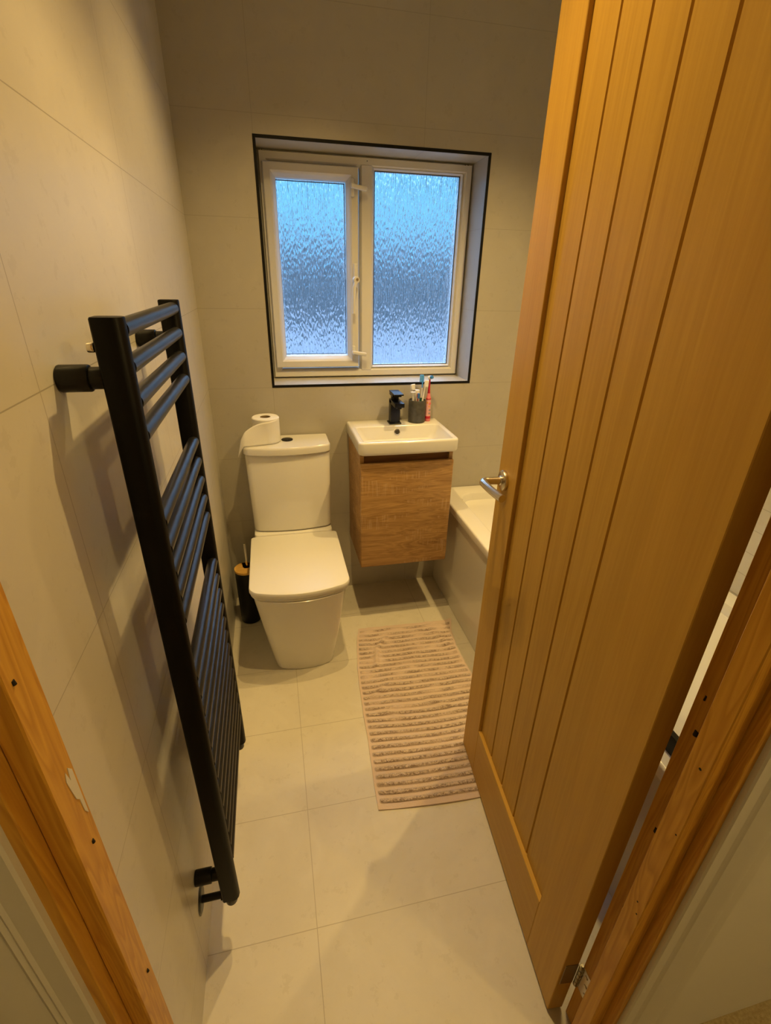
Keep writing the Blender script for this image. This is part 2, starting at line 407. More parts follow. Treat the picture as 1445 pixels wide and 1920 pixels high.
# two hinge-guard catches and the locking handle on the sash
for z in (1.748, 1.138):
    bm = bmesh.new(); y = FY - .015
    box(bm, .603, .619, y - .008, y + .001, z - .032, z + .032, .006, 3)
    h = wlink('catch', bm, M['upvc'])
    bm = bmesh.new(); box(bm, -.006, .058, -.009, .009, -.0075, .0075, .005, 3)
    bmesh.ops.rotate(bm, verts=bm.verts, cent=(0, 0, 0), matrix=Matrix.Rotation(math.radians(9), 3, 'Y'))
    bmesh.ops.translate(bm, verts=bm.verts, vec=(.608, y - .016, z + .004))
    o = link('catch_lever', bm, M['upvc']); o.parent = h
bm = bmesh.new(); y = FY - .015
box(bm, .612, .630, y - .010, y + .001, 1.395, 1.49, .006, 3); hb = wlink('handle_plate', bm, M['upvc'])
bm = bmesh.new(); cyl(bm, (.622, y - .009, 1.428), (.622, y - .024, 1.428), .015, .013, 24, bev=.002)
tube(bm, [(.620, y - .018, 1.42), (.613, y - .022, 1.40), (.611, y - .024, 1.37), (.610, y - .025, 1.30)], [.009, .008, .0065, .006], 12)
o = link('handle_lever', bm, M['upvc']); o.parent = hb
bm = bmesh.new(); cyl(bm, (.625, y - .0235, 1.430), (.625, y - .0265, 1.430), .0055, n=16); o = link('keyhole', bm, M['brushed']); o.parent = hb
# small screw and weep holes at the frame corners
bm = bmesh.new()
for x, z in ((MX, 1.838), (1.068, 1.848), (1.080, 1.848), (.272, 1.850), (.280, 1.850)): cyl(bm, (x, FY - .0005, z), (x, FY - .0022, z), .0018, n=10)
wlink('screw_hole', bm, M['gasket'])

# ------------------------------------------------------------------ door lining, stops, architraves
def lining(name, bm, m): return struct(name, bm, m, smooth=0)
bm = bmesh.new()
box(bm, LX - .028, LX, YL - .006, YD, 0, DH, .001, 1)
box(bm, LX, LX + .019, -1.769, -1.734, 0, DH - .012, .0015, 1)
ll = lining('trim_2', bm, M['pine'])
bm = bmesh.new()
box(bm, RX, RX + .028, YL - .006, YD, 0, DH, .001, 1)
box(bm, RX - .027, RX, -1.770, -1.738, 0, DH - .012, .0015, 1)
lr = lining('trim_3', bm, M['pine'])
bm = bmesh.new(); box(bm, LX - .028, RX + .028, YL - .006, YD, DH, DH + .03, .001, 1); box(bm, LX, RX, -1.770, -1.738, DH - .012, DH, .001, 1)
lining('trim_4', bm, M['pine'])
def architrave(x, s, z0, z1):
    """moulded section from inner edge x outward (s=+1 right, -1 left)"""
    prof = [(0, 0), (0, .013), (.002, .0155), (.018, .0165), (.021, .0185), (.024, .0165), (.027, .019), (.031, .0165), (.034, .0175), (.055, .0215), (.062, .023), (.070, .0215), (.076, .015), (.084, .0125), (.095, .0145), (.104, .0145), (.108, .010), (.118, .0095), (.120, 0)]
    bm = bmesh.new(); A, Bq = [], []
    for u, d in prof:
        A.append(bm.verts.new((x + s * u, YL - d, z0))); Bq.append(bm.verts.new((x + s * u, YL - d, z1)))
    n = len(prof)
    for i in range(n):
        j = (i + 1) % n; f = (A[i], A[j], Bq[j], Bq[i]); bm.faces.new(f if s > 0 else f[::-1])
    bm.faces.new(A[::-1] if s > 0 else A); bm.faces.new(Bq if s > 0 else Bq[::-1])
    bmesh.ops.recalc_face_normals(bm, faces=bm.faces)
    return bm
o = link('trim_5', architrave(LX - .010, -1, 0, 2.03), M['gloss_paint'], smooth=25); o['kind'] = 'structure'
o = link('trim_6', architrave(RX + .012, 1, 0, 2.03), M['gloss_paint'], smooth=25); o['kind'] = 'structure'
# nail holes in the right lining (rebate face) and the torn strike area on the left lining
bm = bmesh.new()
for y, z, r in ((-1.718, .899, .0032), (-1.721, .689, .003), (-1.724, .479, .0028), (-1.726, .252, .0026), (-1.711, .957, .0014)): 
    cyl(bm, (RX + .0005, y, z + .004), (RX - .0006, y, z - .004), r, n=10)
for y, z, r in ((-1.758, .888, .0020), (-1.756, .573, .0014), (-1.762, .550, .0014), (-1.765, .761, .0012)):
    cyl(bm, (RX - .0265, y, z), (RX - .0276, y, z), r, n=10)
o = link('nail_hole', bm, M['hole'], lr, 0)
bm = bmesh.new()
sh = [(-1.7345, .992), (-1.7385, 1.000), (-1.7395, 1.018), (-1.7435, 1.024), (-1.7475, 1.052), (-1.7445, 1.060), (-1.7415, 1.046), (-1.7395, 1.060), (-1.7345, 1.052)]
f0 = [bm.verts.new((LX + .0196, y, z)) for y, z in sh]; f1 = [bm.verts.new((LX + .0185, y, z)) for y, z in sh]
bm.faces.new(f0); bm.faces.new(f1[::-1])
for i in range(9): bm.faces.new((f0[i], f0[(i + 1) % 9], f1[(i + 1) % 9], f1[i]))
bmesh.ops.recalc_face_normals(bm, faces=bm.faces)
link('bare_patch', bm, M['strike'], ll, 0)
bm = bmesh.new()
for y, z in ((-1.759, 1.178), (-1.744, .963), (-1.741, .703)):
    cyl(bm, (LX + .0188, y, z + .002), (LX + .0196, y, z - .002), .0016, n=10)
link('nail_hole', bm, M['hole'], ll, 0)

# ------------------------------------------------------------------ open oak door (hinged right)
HX, HY = .733, -1.690
ang = math.atan2(.677, .064)          # direction hinge -> latch
door = empty('door_1', (HX, HY, .009), ang, kind='structure')
DW, DT, DZ = .682, .035, 1.981
# local: x hinge->latch, y = 0 visible face (+y side is the visible face), thickness to -y
def dl(name, bm, m, smooth=30, par=None): return link(name, bm, m, par or door, smooth)
PX0, PX1 = DW - .567, DW - .112      # panel opening
PZ0, PZ1 = .187, 1.865
dl('stile', B(0, PX0, -DT, 0, 0, DZ, .0012, 1), M['oak'], 0)
dl('stile', B(PX1, DW, -DT, 0, 0, DZ, .0012, 1), M['oak'], 0)
dl('rail', B(PX0, PX1, -DT, 0, 0, PZ0, .0012, 1), M['oak_h'], 0)
dl('rail', B(PX0, PX1, -DT, 0, PZ1, DZ, .0012, 1), M['oak_h'], 0)
# boarded panel with V grooves
bm = bmesh.new(); rec = -.010; gw_, gd = .0035, .0045
xs = [(PX0, rec)]
for s in (.555, .467, .379, .291, .204):
    g0 = DW - s
    if s == .555: continue
    xs += [(g0 - gw_, rec), (g0 - gw_ * .35, rec - gd), (g0 + gw_ * .35, rec - gd), (g0 + gw_, rec)]
xs += [(PX1, rec)]
pts = xs + [(PX1, -DT + .010), (PX0, -DT + .010)]
lo = [bm.verts.new((x, y, PZ0)) for x, y in pts]; hi = [bm.verts.new((x, y, PZ1)) for x, y in pts]
for i in range(len(pts)): j = (i + 1) % len(pts); bm.faces.new((lo[i], lo[j], hi[j], hi[i]))
bm.faces.new(lo[::-1]); bm.faces.new(hi); bmesh.ops.recalc_face_normals(bm, faces=bm.faces)
dl('boarded_panel', bm, M['oak_panel'], 0)
# lever handle on a round rose
hs, hz = DW - .045, .990
bm = bmesh.new(); cyl(bm, (hs, 0, hz), (hs, .009, hz), .0255, n=40, bev=.0015); rose = dl('handle_rose', bm, M['brushed'])
bm = bmesh.new(); cyl(bm, (hs, .009, hz), (hs, .014, hz), .012, n=24, bev=.001); o = link('collar', bm, M['chrome'], rose)
bm = bmesh.new(); P = [(hs, .012, hz), (hs, .03, hz), (hs, .046, hz)]
for i in range(1, 6):
    a = i / 5 * PI / 2; P.append((hs - .012 * (1 - math.cos(a)), .046 + .012 * math.sin(a), hz))
for i in range(1, 13):
    t_ = i / 12; P.append((hs - .012 - .093 * t_, .058 - .004 * t_ - .010 * t_ * t_, hz - .001 * t_))
tube(bm, P, .0095, 20); dl('handle_lever', bm, M['brushed'])
# handle on the other face as well
bm = bmesh.new(); cyl(bm, (hs, -DT, hz), (hs, -DT - .009, hz), .0255, n=40, bev=.0015)
tube(bm, [(p[0], -DT - p[1], p[2]) for p in P], .0095, 20); dl('rear_handle', bm, M['brushed'])
# hinges: leaf on the door edge, knuckle
for z in (.155, 1.75):
    bm = bmesh.new(); box(bm, -.0012, .0005, -.034, -.006, z - .038, z + .038, .0004, 1); h = dl('hinge', bm, M['steel'], 0)
    bm = bmesh.new()
    for i in range(5): cyl(bm, (-.0045, -DT - .004, z - .038 + i * .0155), (-.0045, -DT - .004, z - .038 + i * .0155 + .014), .0050, n=16, bev=.001)
    cyl(bm, (-.0045, -DT - .004, z - .040), (-.0045, -DT - .004, z + .041), .003, n=12)
    link('knuckle', bm, M['steel'], h)
    bm = bmesh.new(); box(bm, RX - .0012, RX + .0006, -1.731, -1.700, z + .009 - .038, z + .009 + .038, .0004, 1)
    for dz_ in (-.024, .0, .024): cyl(bm, (RX - .001, -1.717 + dz_ * .2, z + .009 + dz_), (RX - .0022, -1.717 + dz_ * .2, z + .009 + dz_), .004, n=14)
    link('hinge_leaf', bm, M['brushed'], lr, 0)

# ================================================================== TOWEL RADIATOR
rad = empty('towel_radiator', (0, -1.19, .15), 0, 'tall matt black ladder towel radiator fixed to the left tiled wall', 'towel radiator')
def rl(name, bm, m, smooth=35):
    o = link(name, bm, m, None, smooth); o.parent = rad; o.matrix_parent_inverse = Matrix.Translation(-Vector(rad.location)); return o
UY = (-1.400, -.985); UT, UB = 1.396, .165
for y in UY:
    bm = bmesh.new()
    P = []
    # D section: flat towards the wall side, rounded front
    x0, x1, hw = .052, .089, .0145
    sec = [(x0, -hw + .003), (x0 + .003, -hw), (x1 - .012, -hw), (x1 - .006, -hw + .0015), (x1 - .002, -hw + .006), (x1, 0), (x1 - .002, hw - .006), (x1 - .006, hw - .0015), (x1 - .012, hw), (x0 + .003, hw), (x0, hw - .003)]
    loft(bm, [([(a, y + b) for a, b in sec], UB + .0), ([(a, y + b) for a, b in sec], UT - .002), ([(x0 + .001 + (a - x0) * .95, y + b * .93) for a, b in sec], UT)])
    bmesh.ops.recalc_face_normals(bm, faces=bm.faces)
    rl('upright', bm, M['upright'], 40)
rz = [1.381 - .0445 * i for i in range(4)] + [1.1155 - .0445 * i for i in range(5)] + [.812 - .0440 * i for i in range(13)]
r0 = None
for z in rz:
    if r0 is None:
        bm = bmesh.new(); cyl(bm, (.0765, UY[0] + .012, 0), (.0765, UY[1] - .012, 0), .0115, n=28); r0 = rl('rung', bm, M['rung'], 50); o = r0
        r0.location = (0, 0, z)
    else:
        o = r0.copy(); C.objects.link(o); o.parent = rad; o.matrix_parent_inverse = r0.matrix_parent_inverse.copy(); o.location = (0, 0, z)
for y, z in ((UY[0] + .004, 1.325), (UY[1] + .006, 1.325), (UY[0] + .012, .235), (UY[1] - .012, .235)):
    bm = bmesh.new(); cyl(bm, (.0006, y, z), (.036, y, z), .0165, n=28, bev=.002); cyl(bm, (.036, y, z), (.055, y, z), .0135, n=28, bev=.001)
    rl('wall_bracket', bm, M['black'])
for y in UY:
    bm = bmesh.new(); yy = y + .012
    lathe_p = [(0, .004), (.012, .0045), (.026, .002), (.030, 0), (0, 0)]
    cyl(bm, (.0006, yy, .150), (.0035, yy, .150), .031, .027, n=36, bev=.001)
    cyl(bm, (.003, yy, .150), (.058, yy, .150), .008, n=20)
    cyl(bm, (.045, yy, .150), (.064, yy, .150), .012, n=8)
    cyl(bm, (.068, yy - .008, .134), (.068, yy - .008, .170), .013, n=24, bev=.003)
    rl('pipe_valve', bm, M['black'])
bm = bmesh.new(); cyl(bm, (.050, UY[0] - .004, 1.362), (.042, UY[0] - .004, 1.362), .006, n=16, bev=.001); rl('bleed_valve', bm, M['chrome'])

# ================================================================== TOILET
toi = empty('toilet', (.292, -.3, 0), 0, 'white close-coupled toilet with closed lid, standing left of the oak basin cabinet', 'toilet')
def tl(name, bm, m, smooth=35):
    bmesh.ops.recalc_face_normals(bm, faces=bm.faces)
    o = link(name, bm, m, None, smooth); o.parent = toi; o.matrix_parent_inverse = Matrix.Translation(-Vector(toi.location)); return o
tx = .294
def panplan(z):
    t_ = min(1, max(0, z / .385)); hw = .116 + (.172 - .116) * t_ ** .9
    yf = -.522 - (.578 - .522) * t_; bow = .026 + .016 * t_
    return plan(tx - hw + .004 * (1 - t_), tx + hw + .004 * (1 - t_), -.02 - .10 * 0, yf, .030 + .006 * t_, .01, bow)
bm = bmesh.new()
zs = [0, .003, .03, .08, .14, .20, .26, .32, .37, .384]
loft(bm, [(shrink(panplan(0), .003), 0)] + [(panplan(z), z) for z in zs[1:]] + [(shrink(panplan(.384), .006), .388)])
pan = tl('pan', bm, M['ceramic'])
bm = bmesh.new(); P = plan(tx - .168, tx + .168, -.005, -.175, .02, .01, .0)
loft(bm, slab(P, .36, .431, .006)); tl('cistern_platform', bm, M['ceramic'])
P = plan(tx - .182, tx + .184, -.172, -.577, .030, .014, .043)
bm = bmesh.new(); loft(bm, slab(shrink(P, .003), .388, .399, .003)); tl('seat', bm, M['plastic'])
P2 = plan(tx - .183, tx + .185, -.170, -.579, .030, .014, .043)
bm = bmesh.new(); loft(bm, slab(P2, .3995, .424, .006)); tl('lid', bm, M['plastic'])
bm = bmesh.new(); P0 = plan(tx - .166, tx + .168, -.006, -.140, .022, .006, .022); P1 = plan(tx - .173, tx + .170, -.006, -.152, .022, .006, .028)
loft(bm, [(shrink(P0, .010), .430), (P0, .440), (P1, .780), (shrink(P1, .003), .786)]); tl('cistern', bm, M['ceramic'])
P3 = plan(tx - .178, tx + .173, -.004, -.158, .024, .008, .030)
bm = bmesh.new(); loft(bm, [(shrink(P3, .004), .788), (P3, .791), (P3, .812), (shrink(P3, .0015), .8165), (shrink(P3, .005), .820)]); tl('cistern_lid', bm, M['ceramic'])
bm = bmesh.new(); cyl(bm, (tx, -.075, .819), (tx, -.075, .8235), .0235, n=32, bev=.001)
btn = tl('flush_button', bm, M['black'])
bm = bmesh.new(); box(bm, tx - .001, tx + .001, -.094, -.056, .8236, .8240); o = link('button_split', bm, M['gasket'], None, 0); o.parent = btn

# toilet roll standing on the cistern, loose sheet trailing over the left edge
rx, ry, rr = .213, -.078, .054
roll = empty('toilet_roll', (rx, ry, .8205), 0, 'white toilet roll standing on the cistern lid with its loose sheet trailing left', 'toilet roll')
bm = bmesh.new(); lathe(bm, [(.0205, .002), (.0205, .100), (.022, .102), (rr - .003, .102), (rr, .099), (rr, .003), (rr - .003, 0), (.022, 0)], n=48, closed=True)
bmesh.ops.recalc_face_normals(bm, faces=bm.faces); link('roll_body', bm, M['paper'], roll, 40)
bm = bmesh.new(); lathe(bm, [(.0205, .001), (.0205, .1015), (.0190, .1015), (.0190, .001)], n=32, closed=True)
bmesh.ops.recalc_face_normals(bm, faces=bm.faces); link('core', bm, M['card'], roll, 40)
# sheet: u along the strip, v up the strip
bm = bmesh.new(); NU, NV = 40, 14
def sheet(u, v):
    # arc hugging the roll front, then leaving tangentially to the left and drooping
    ua = .38
    R_ = rr + .0012
    if u < ua:
        a = math.radians(-8 - 82 * u / ua)          # from right side round to the front (-90 deg)
        x, y = R_ * math.cos(a), R_ * math.sin(a); z0_, z1_ = .0015, .102 - .010 * (u / ua)
        return Vector((x, y, z0_ + (z1_ - z0_) * v))
    w = (u - ua) / (1 - ua)
    bot = Vector((-.110 * w, -R_ - .030 * w + .012 * w * w, .0015))
    top = Vector((-.099 * w ** .95, -R_ - .006 * w + .004 * math.sin(w * PI), .092 - .006 * w - .042 * w ** 1.9))
    p = bot.lerp(top, v)
    if w > .82: p += Vector((-.008, .012, -.046)) * ((w - .82) / .18) ** 1.4 * (1 - .55 * v)
    p.y -= .004 * math.sin(v * PI) * w
    return p
G = [[bm.verts.new(sheet(i / NU, j / NV)) for j in range(NV + 1)] for i in range(NU + 1)]
for i in range(NU):
    for j in range(NV): bm.faces.new((G[i][j], G[i][j + 1], G[i + 1][j + 1], G[i + 1][j]))
sh_o = link('loose_sheet', bm, M['paper'], roll, 60)
sm_ = sh_o.modifiers.new('s', 'SOLIDIFY'); sm_.thickness = .0006

# toilet brush
br = empty('toilet_brush', (.074, -.175, 0), 0, 'black toilet brush canister with bamboo lid standing between toilet and left wall', 'toilet brush')
bm = bmesh.new(); lathe(bm, [(0, 0), (.040, 0), (.0435, .003), (.0455, .03), (.0475, .268), (.0455, .268), (.044, .26), (0, .26)], n=40); link('canister', bm, M['black'], br)
bm = bmesh.new()
# lid with a half-moon finger notch
A = []
for i in range(48):
    a = 2 * PI * i / 48; r = .0482
    A.append((r * math.cos(a), r * math.sin(a)))
A = [p for p in A if not (p[1] > .0 and abs(p[0] - .004) < .017)]
ins = [(.004 + .017 * math.cos(t_), .012 + .017 * math.sin(t_)) for t_ in [0 - PI * i / 10 for i in range(11)]]
# build: outline goes round, dips into the notch
i0 = max(range(len(A)), key=lambda i: (A[i][0] - A[(i + 1) % len(A)][0]) ** 2 + (A[i][1] - A[(i + 1) % len(A)][1]) ** 2)
out_ = A[i0 + 1:] + A[:i0 + 1]
out_ = out_ + ins
lo = [bm.verts.new((x, y, .268)) for x, y in out_]; hi = [bm.verts.new((x, y, .277)) for x, y in out_]
for i in range(len(out_)): j = (i + 1) % len(out_); bm.faces.new((lo[i], lo[j], hi[j], hi[i]))
bm.faces.new(lo[::-1]); bm.faces.new(hi); bmesh.ops.triangulate(bm, faces=[f for f in bm.faces if len(f.verts) > 4])
bmesh.ops.recalc_face_normals(bm, faces=bm.faces); link('bamboo_lid', bm, M['bamboo'], br, 0)
bm = bmesh.new(); cyl(bm, (.006, .012, .20), (.006, .012, .392), .0052, n=18, bev=.001); link('handle', bm, M['chrome'], br)
bm = bmesh.new(); cyl(bm, (.006, .012, .06), (.006, .012, .20), .022, n=18, bev=.006); link('brush_head', bm, M['black'], br)

# ================================================================== VANITY
van = empty('vanity_cabinet', (.76, -.15, .30), 0, 'wall-hung oak-effect cabinet with one drawer front under the white basin', 'cabinet')
def vl(par, name, bm, m, smooth=30):
    o = link(name, bm, m, None, smooth); o.parent = par; o.matrix_parent_inverse = Matrix.Translation(-Vector(par.location)); return o
CX0, CX1 = .5655, .9525
bm = bmesh.new(); box(bm, CX0, CX0 + .016, -.288, -.001, .305, .815); box(bm, CX1 - .016, CX1, -.288, -.001, .305, .815); box(bm, CX0 + .016, CX1 - .016, -.288, -.001, .305, .321)
box(bm, CX0 + .016, CX1 - .016, -.2725, -.269, .60, .8150)
vl(van, 'carcass', bm, M['vanity'], 0)
bm = bmesh.new(); P = plan(CX0, CX1, -.288, -.307, .0, .0, 0)
box(bm, CX0, CX1, -.308, -.289, .300, .778, .006, 4); dr = vl(van, 'drawer_front', bm, M['vanity'])
bm = bmesh.new(); box(bm, CX0 + .018, CX1 - .018, -.275, -.272, .772, .815); vl(van, 'finger_recess', bm, M['vanity_shaded'], 0)

bas = empty('basin', (.76, -.16, .815), 0, 'white ceramic rectangular basin set on top of the oak-effect cabinet', 'basin')
X0, X1, YF = .556, .963, -.325
bm = bmesh.new()
O = plan(X0, X1, -.001, YF, .022, .006, .004)
def inner(x0, x1, yb, yf, r): return plan(x0, x1, yb, yf, r, r, 0)
loops = [(shrink(O, .012), .8155), (shrink(O, .004), .8175), (shrink(O, .0012), .821), (O, .827), (O, .862), (shrink(O, .001), .866), (shrink(O, .0035), .8690), (shrink(O, .007), .870)]
loops += [(inner(X0 + .018, X1 - .018, -.098, YF + .014, .020), .8700), (inner(X0 + .021, X1 - .021, -.101, YF + .017, .020), .8685), (inner(X0 + .0225, X1 - .0225, -.103, YF + .019, .020), .865),
          (inner(X0 + .034, X1 - .034, -.112, YF + .045, .028), .835), (inner(X0 + .060, X1 - .060, -.125, YF + .075, .030), .800), (inner(X0 + .10, X1 - .10, -.150, YF + .100, .025), .790), (inner(X0 + .17, X1 - .17, -.180, YF + .115, .008), .787)]
loft(bm, loops)
bmesh.ops.recalc_face_normals(bm, faces=bm.faces); vl(bas, 'bowl', bm, M['ceramic'], 40)
bm = bmesh.new(); cyl(bm, (.759, -.104, .841), (.759, -.1125, .8437), .0135, n=28, bev=.001); ov = vl(bas, 'overflow_ring', bm, M['chrome'])
bm = bmesh.new(); cyl(bm, (.759, -.1120, .8435), (.759, -.1130, .8439), .0094, n=24); o = vl(bas, 'overflow_hole', bm, M['gap_shade']); o.parent = ov; o.matrix_parent_inverse = Matrix.Identity(4); o.matrix_parent_inverse = Matrix.Identity(4)
bm = bmesh.new(); cyl(bm, (.76, -.195, .7875), (.76, -.195, .792), .022, n=28, bev=.002); vl(bas, 'waste', bm, M['black'])

tap = empty('basin_tap', (.757, -.06, .870), 0, 'square matt black mixer tap standing on the basin ledge', 'tap')
bm = bmesh.new(); box(bm, .7305, .7835, -.086, -.036, .870, .876, .001, 1); vl(tap, 'base_plate', bm, M['black'])
bm = bmesh.new(); box(bm, .7365, .7775, -.081, -.041, .875, .972, .0015, 2); vl(tap, 'body', bm, M['black'])
bm = bmesh.new(); vs = box(bm, .7365, .7775, -.150, -.041, .957, .974, .0012, 2)
box(bm, .748, .767, -.144, -.124, .950, .958, .001, 1)
vl(tap, 'spout', bm, M['black'])
bm = bmesh.new(); cyl(bm, (.757, -.061, .973), (.757, -.061, .992), .017, n=24); box(bm, .7375, .7765, -.100, -.040, .990, 1.003, .001, 1)
bm2 = bmesh.new()
vl(tap, 'cartridge', bm, M['black'])
box(bm2, .7365, .7775, -.132, -.038, 1.002, 1.008, .001, 1)
vl(tap, 'lever', bm2, M['black'])

# tumbler and brushes
TX, TY = .860, -.052
tb = empty('tumbler', (TX, TY, .8705), 0, 'charcoal grey stone toothbrush tumbler beside the black tap', 'tumbler')
bm = bmesh.new(); lathe(bm, [(0, 0), (.0345, 0), (.0372, .002), (.0372, .094), (.0362, .096), (.0335, .096), (.0325, .094), (.0325, .006), (0, .006)], n=44); link('cup', bm, M['stone'], tb)
def stick(name, label, cat, base, top, group=None):
    return empty(name, base, 0, label, cat, group)
def brush(name, label, p0, p1, handle, grip, head_m, bris_m, side=(1, 0, 0), w=.0045, cat='toothbrush'):
    p0, p1 = Vector(p0), Vector(p1); e = empty(name, p0, 0, label, cat, 'toothbrushes in the grey tumbler')
    d = p1 - p0; L = d.length; dn = d.normalized(); s = Vector(side); s = (s - dn * s.dot(dn)).normalized()
    bm = bmesh.new(); tube(bm, [Vector((0, 0, 0)), dn * .1 * L, dn * .45 * L, dn * .60 * L, dn * .72 * L], [w * .9, w, w * 1.05, w * .8, w * .62], 12); link('handle', bm, handle, e)
    bm = bmesh.new(); tube(bm, [dn * .72 * L, dn * .82 * L, dn * .845 * L, dn * .92 * L, dn * .985 * L, dn * L], [w * .62, w * .6, w * 1.15, w * 1.35, w * 1.1, w * .5], 12); link('head', bm, head_m, e)
    bm = bmesh.new(); 
    for i in range(5):
        c = dn * (L * (.855 + .03 * i)); cyl(bm, c + s * w * .6, c + s * (w * .6 + .010), w * .95, n=10)
    link('bristles', bm, bris_m, e)
    if grip:
        bm = bmesh.new(); tube(bm, [dn * .12 * L, dn * .3 * L, dn * .5 * L], [w * 1.15, w * 1.2, w * 1.1], 12); link('grip', bm, grip, e)
    return e
Z0 = .878
brush('toothbrush', 'tall white toothbrush with pale blue bristles, tallest in the tumbler', (TX + .012, TY - .014, Z0), (TX + .026, TY + .020, 1.068), M['white'], M['green'], M['cyan'], M['cyan'], (-1, .1, 0))
brush('toothbrush', 'cream toothbrush leaning right in front of the pale blue one in the tumbler', (TX + .004, TY - .025, Z0), (TX + .033, TY - .006, 1.050), M['white'], M['green'], M['white'], M['white'], (1, -.1, 0), .0042)
brush('toothbrush', 'short white toothbrush leaning left in the tumbler', (TX - .012, TY - .004, Z0), (TX - .024, TY + .012, 1.030), M['white'], None, M['white'], M['white'], (1, -.2, 0), .0048)
brush('toothbrush', 'purple and crimson handled toothbrush, lowest in the tumbler', (TX - .006, TY - .019, Z0), (TX - .001, TY - .013, .997), M['purple'], M['red'], M['red'], M['blue'], (0, -1, 0), .0042)
e = empty('interdental_brush', (TX - .019, TY - .016, Z0), 0, 'small clear-white winged dental cap at the left of the tumbler', 'dental brush')
bm = bmesh.new(); tube(bm, [(0, 0, 0), (-.004, 0, .07), (-.006, 0, .104)], [.003, .003, .004], 12); link('handle', bm, M['white'], e)
bm = bmesh.new(); lathe(bm, [(.003, 0), (.0045, .012), (.010, .019), (.0115, .021), (0, .0225)], (-.006, 0, .104), 20); link('cap', bm, M['white'], e)
e = empty('toothpaste_tube', (TX + .000, TY + .013, Z0), 0, 'white toothpaste tube standing cap up in the tumbler', 'toothpaste')
bm = bmesh.new(); loft(bm, [([(.015 * math.cos(a) , .004 * math.sin(a)) for a in [2 * PI * i / 24 for i in range(24)]], 0), ([(.013 * math.cos(a), .010 * math.sin(a)) for a in [2 * PI * i / 24 for i in range(24)]], .085), ([(.0115 * math.cos(a), .0115 * math.sin(a)) for a in [2 * PI * i / 24 for i in range(24)]], .098)]); link('tube', bm, M['white'], e, 40)
bm = bmesh.new(); cyl(bm, (0, 0, .097), (0, 0, .128), .0125, .0118, n=28, bev=.001); link('cap', bm, M['white'], e)
# children's electric toothbrush
eb = empty('electric_toothbrush', (.911, -.050, .8705), 0, 'pink electric toothbrush with crimson neck and blue bristles standing right of the tumbler', 'toothbrush')
bm = bmesh.new(); lathe(bm, [(0, 0), (.0118, 0), (.0128, .002), (.0128, .012)], n=28); lathe(bm, [(.0128, .012), (.0128, .0121)], n=28); link('foot', bm, M['pink'], eb)
bm = bmesh.new(); lathe(bm, [(.0128, .012), (.0130, .014), (.0130, .022), (.0127, .023)], n=28); link('lower_band', bm, M['red'], eb)
bm = bmesh.new(); lathe(bm, [(.0126, .023), (.0118, .060), (.0108, .095)], n=28); sl = link('sleeve', bm, M['lightpink'], eb)
bm = bmesh.new(); lathe(bm, [(.0110, .095), (.0115, .097), (.0113, .100), (.0105, .101)], n=28); link('upper_band', bm, M['red'], eb)
bm = bmesh.new(); lathe(bm, [(.0105, .101), (.0090, .108), (.0066, .118), (.0060, .122)], n=28); link('shoulder', bm, M['pink'], eb)
bm = bmesh.new(); tube(bm, [(0, 0, .118), (0, 0, .140), (.001, 0, .165), (.001, 0, .185)], [.0062, .0048, .0036, .0032], 16); link('neck', bm, M['red'], eb)
bm = bmesh.new(); cyl(bm, (-.004, .003, .186), (.004, -.003, .190), .008, n=20, bev=.001); link('head', bm, M['white'], eb)
bm = bmesh.new(); cyl(bm, (.003, -.004, .189), (.009, -.011, .193), .0072, n=20); link('bristles', bm, M['blue'], eb)
for z, a, m_, r_ in ((.082, -2.2, 'orange', .004), (.066, -1.5, 'orange', .0035), (.050, -1.2, 'grey', .005), (.036, -1.3, 'grey', .0045), (.078, -1.1, 'pink', .006)):
    bm = bmesh.new(); R_ = .0119 - (z - .05) * .03
    c = Vector((R_ * math.cos(a), R_ * math.sin(a), z)); d = Vector((math.cos(a), math.sin(a), 0)); cyl(bm, c - d * .002, c + d * .0006, r_, n=16); link('printed_patch', bm, M[m_], eb, 0)

# ================================================================== BATH
bath = empty('bath', (1.35, -.85, 0), 0, 'white fitted bath with gloss panel along the right wall behind the door', 'bath')
BX0, BX1, BY0, BY1 = .998, 1.697, -1.695, -.003
def bplan(x0, x1, y0, y1, r): return plan(x0, x1, y1, y0, r, r, 0, nc=8, nf=6)
bm = bmesh.new(); O = plan(BX0, BX1, BY1, BY0, .010, .008, 0, nc=8, nf=6)
loft(bm, [(shrink(O, .010), .484), (shrink(O, .001), .484), (O, .487), (O, .512), (shrink(O, .001), .516), (shrink(O, .004), .519), (shrink(O, .008), .520),
          (bplan(1.066, 1.630, -1.60, -.085, .070), .520), (bplan(1.070, 1.626, -1.596, -.089, .070), .5185), (bplan(1.075, 1.622, -1.59, -.093, .07), .512),
          (bplan(1.095, 1.605, -1.56, -.115, .08), .36), (bplan(1.115, 1.585, -1.52, -.15, .09), .20), (bplan(1.14, 1.56, -1.48, -.19, .10), .155), (bplan(1.19, 1.51, -1.42, -.26, .10), .145)])
bmesh.ops.recalc_face_normals(bm, faces=bm.faces); vl(bath, 'tub', bm, M['acrylic'], 35)
bm = bmesh.new(); box(bm, 1.011, 1.027, BY0, -.002, .002, .483, .001, 1); vl(bath, 'side_panel', bm, M['panel'], 0)
bm = bmesh.new(); cyl(bm, (1.42, -1.25, .144), (1.42, -1.25, .150), .040, n=32, bev=.002); vl(bath, 'waste', bm, M['black'])

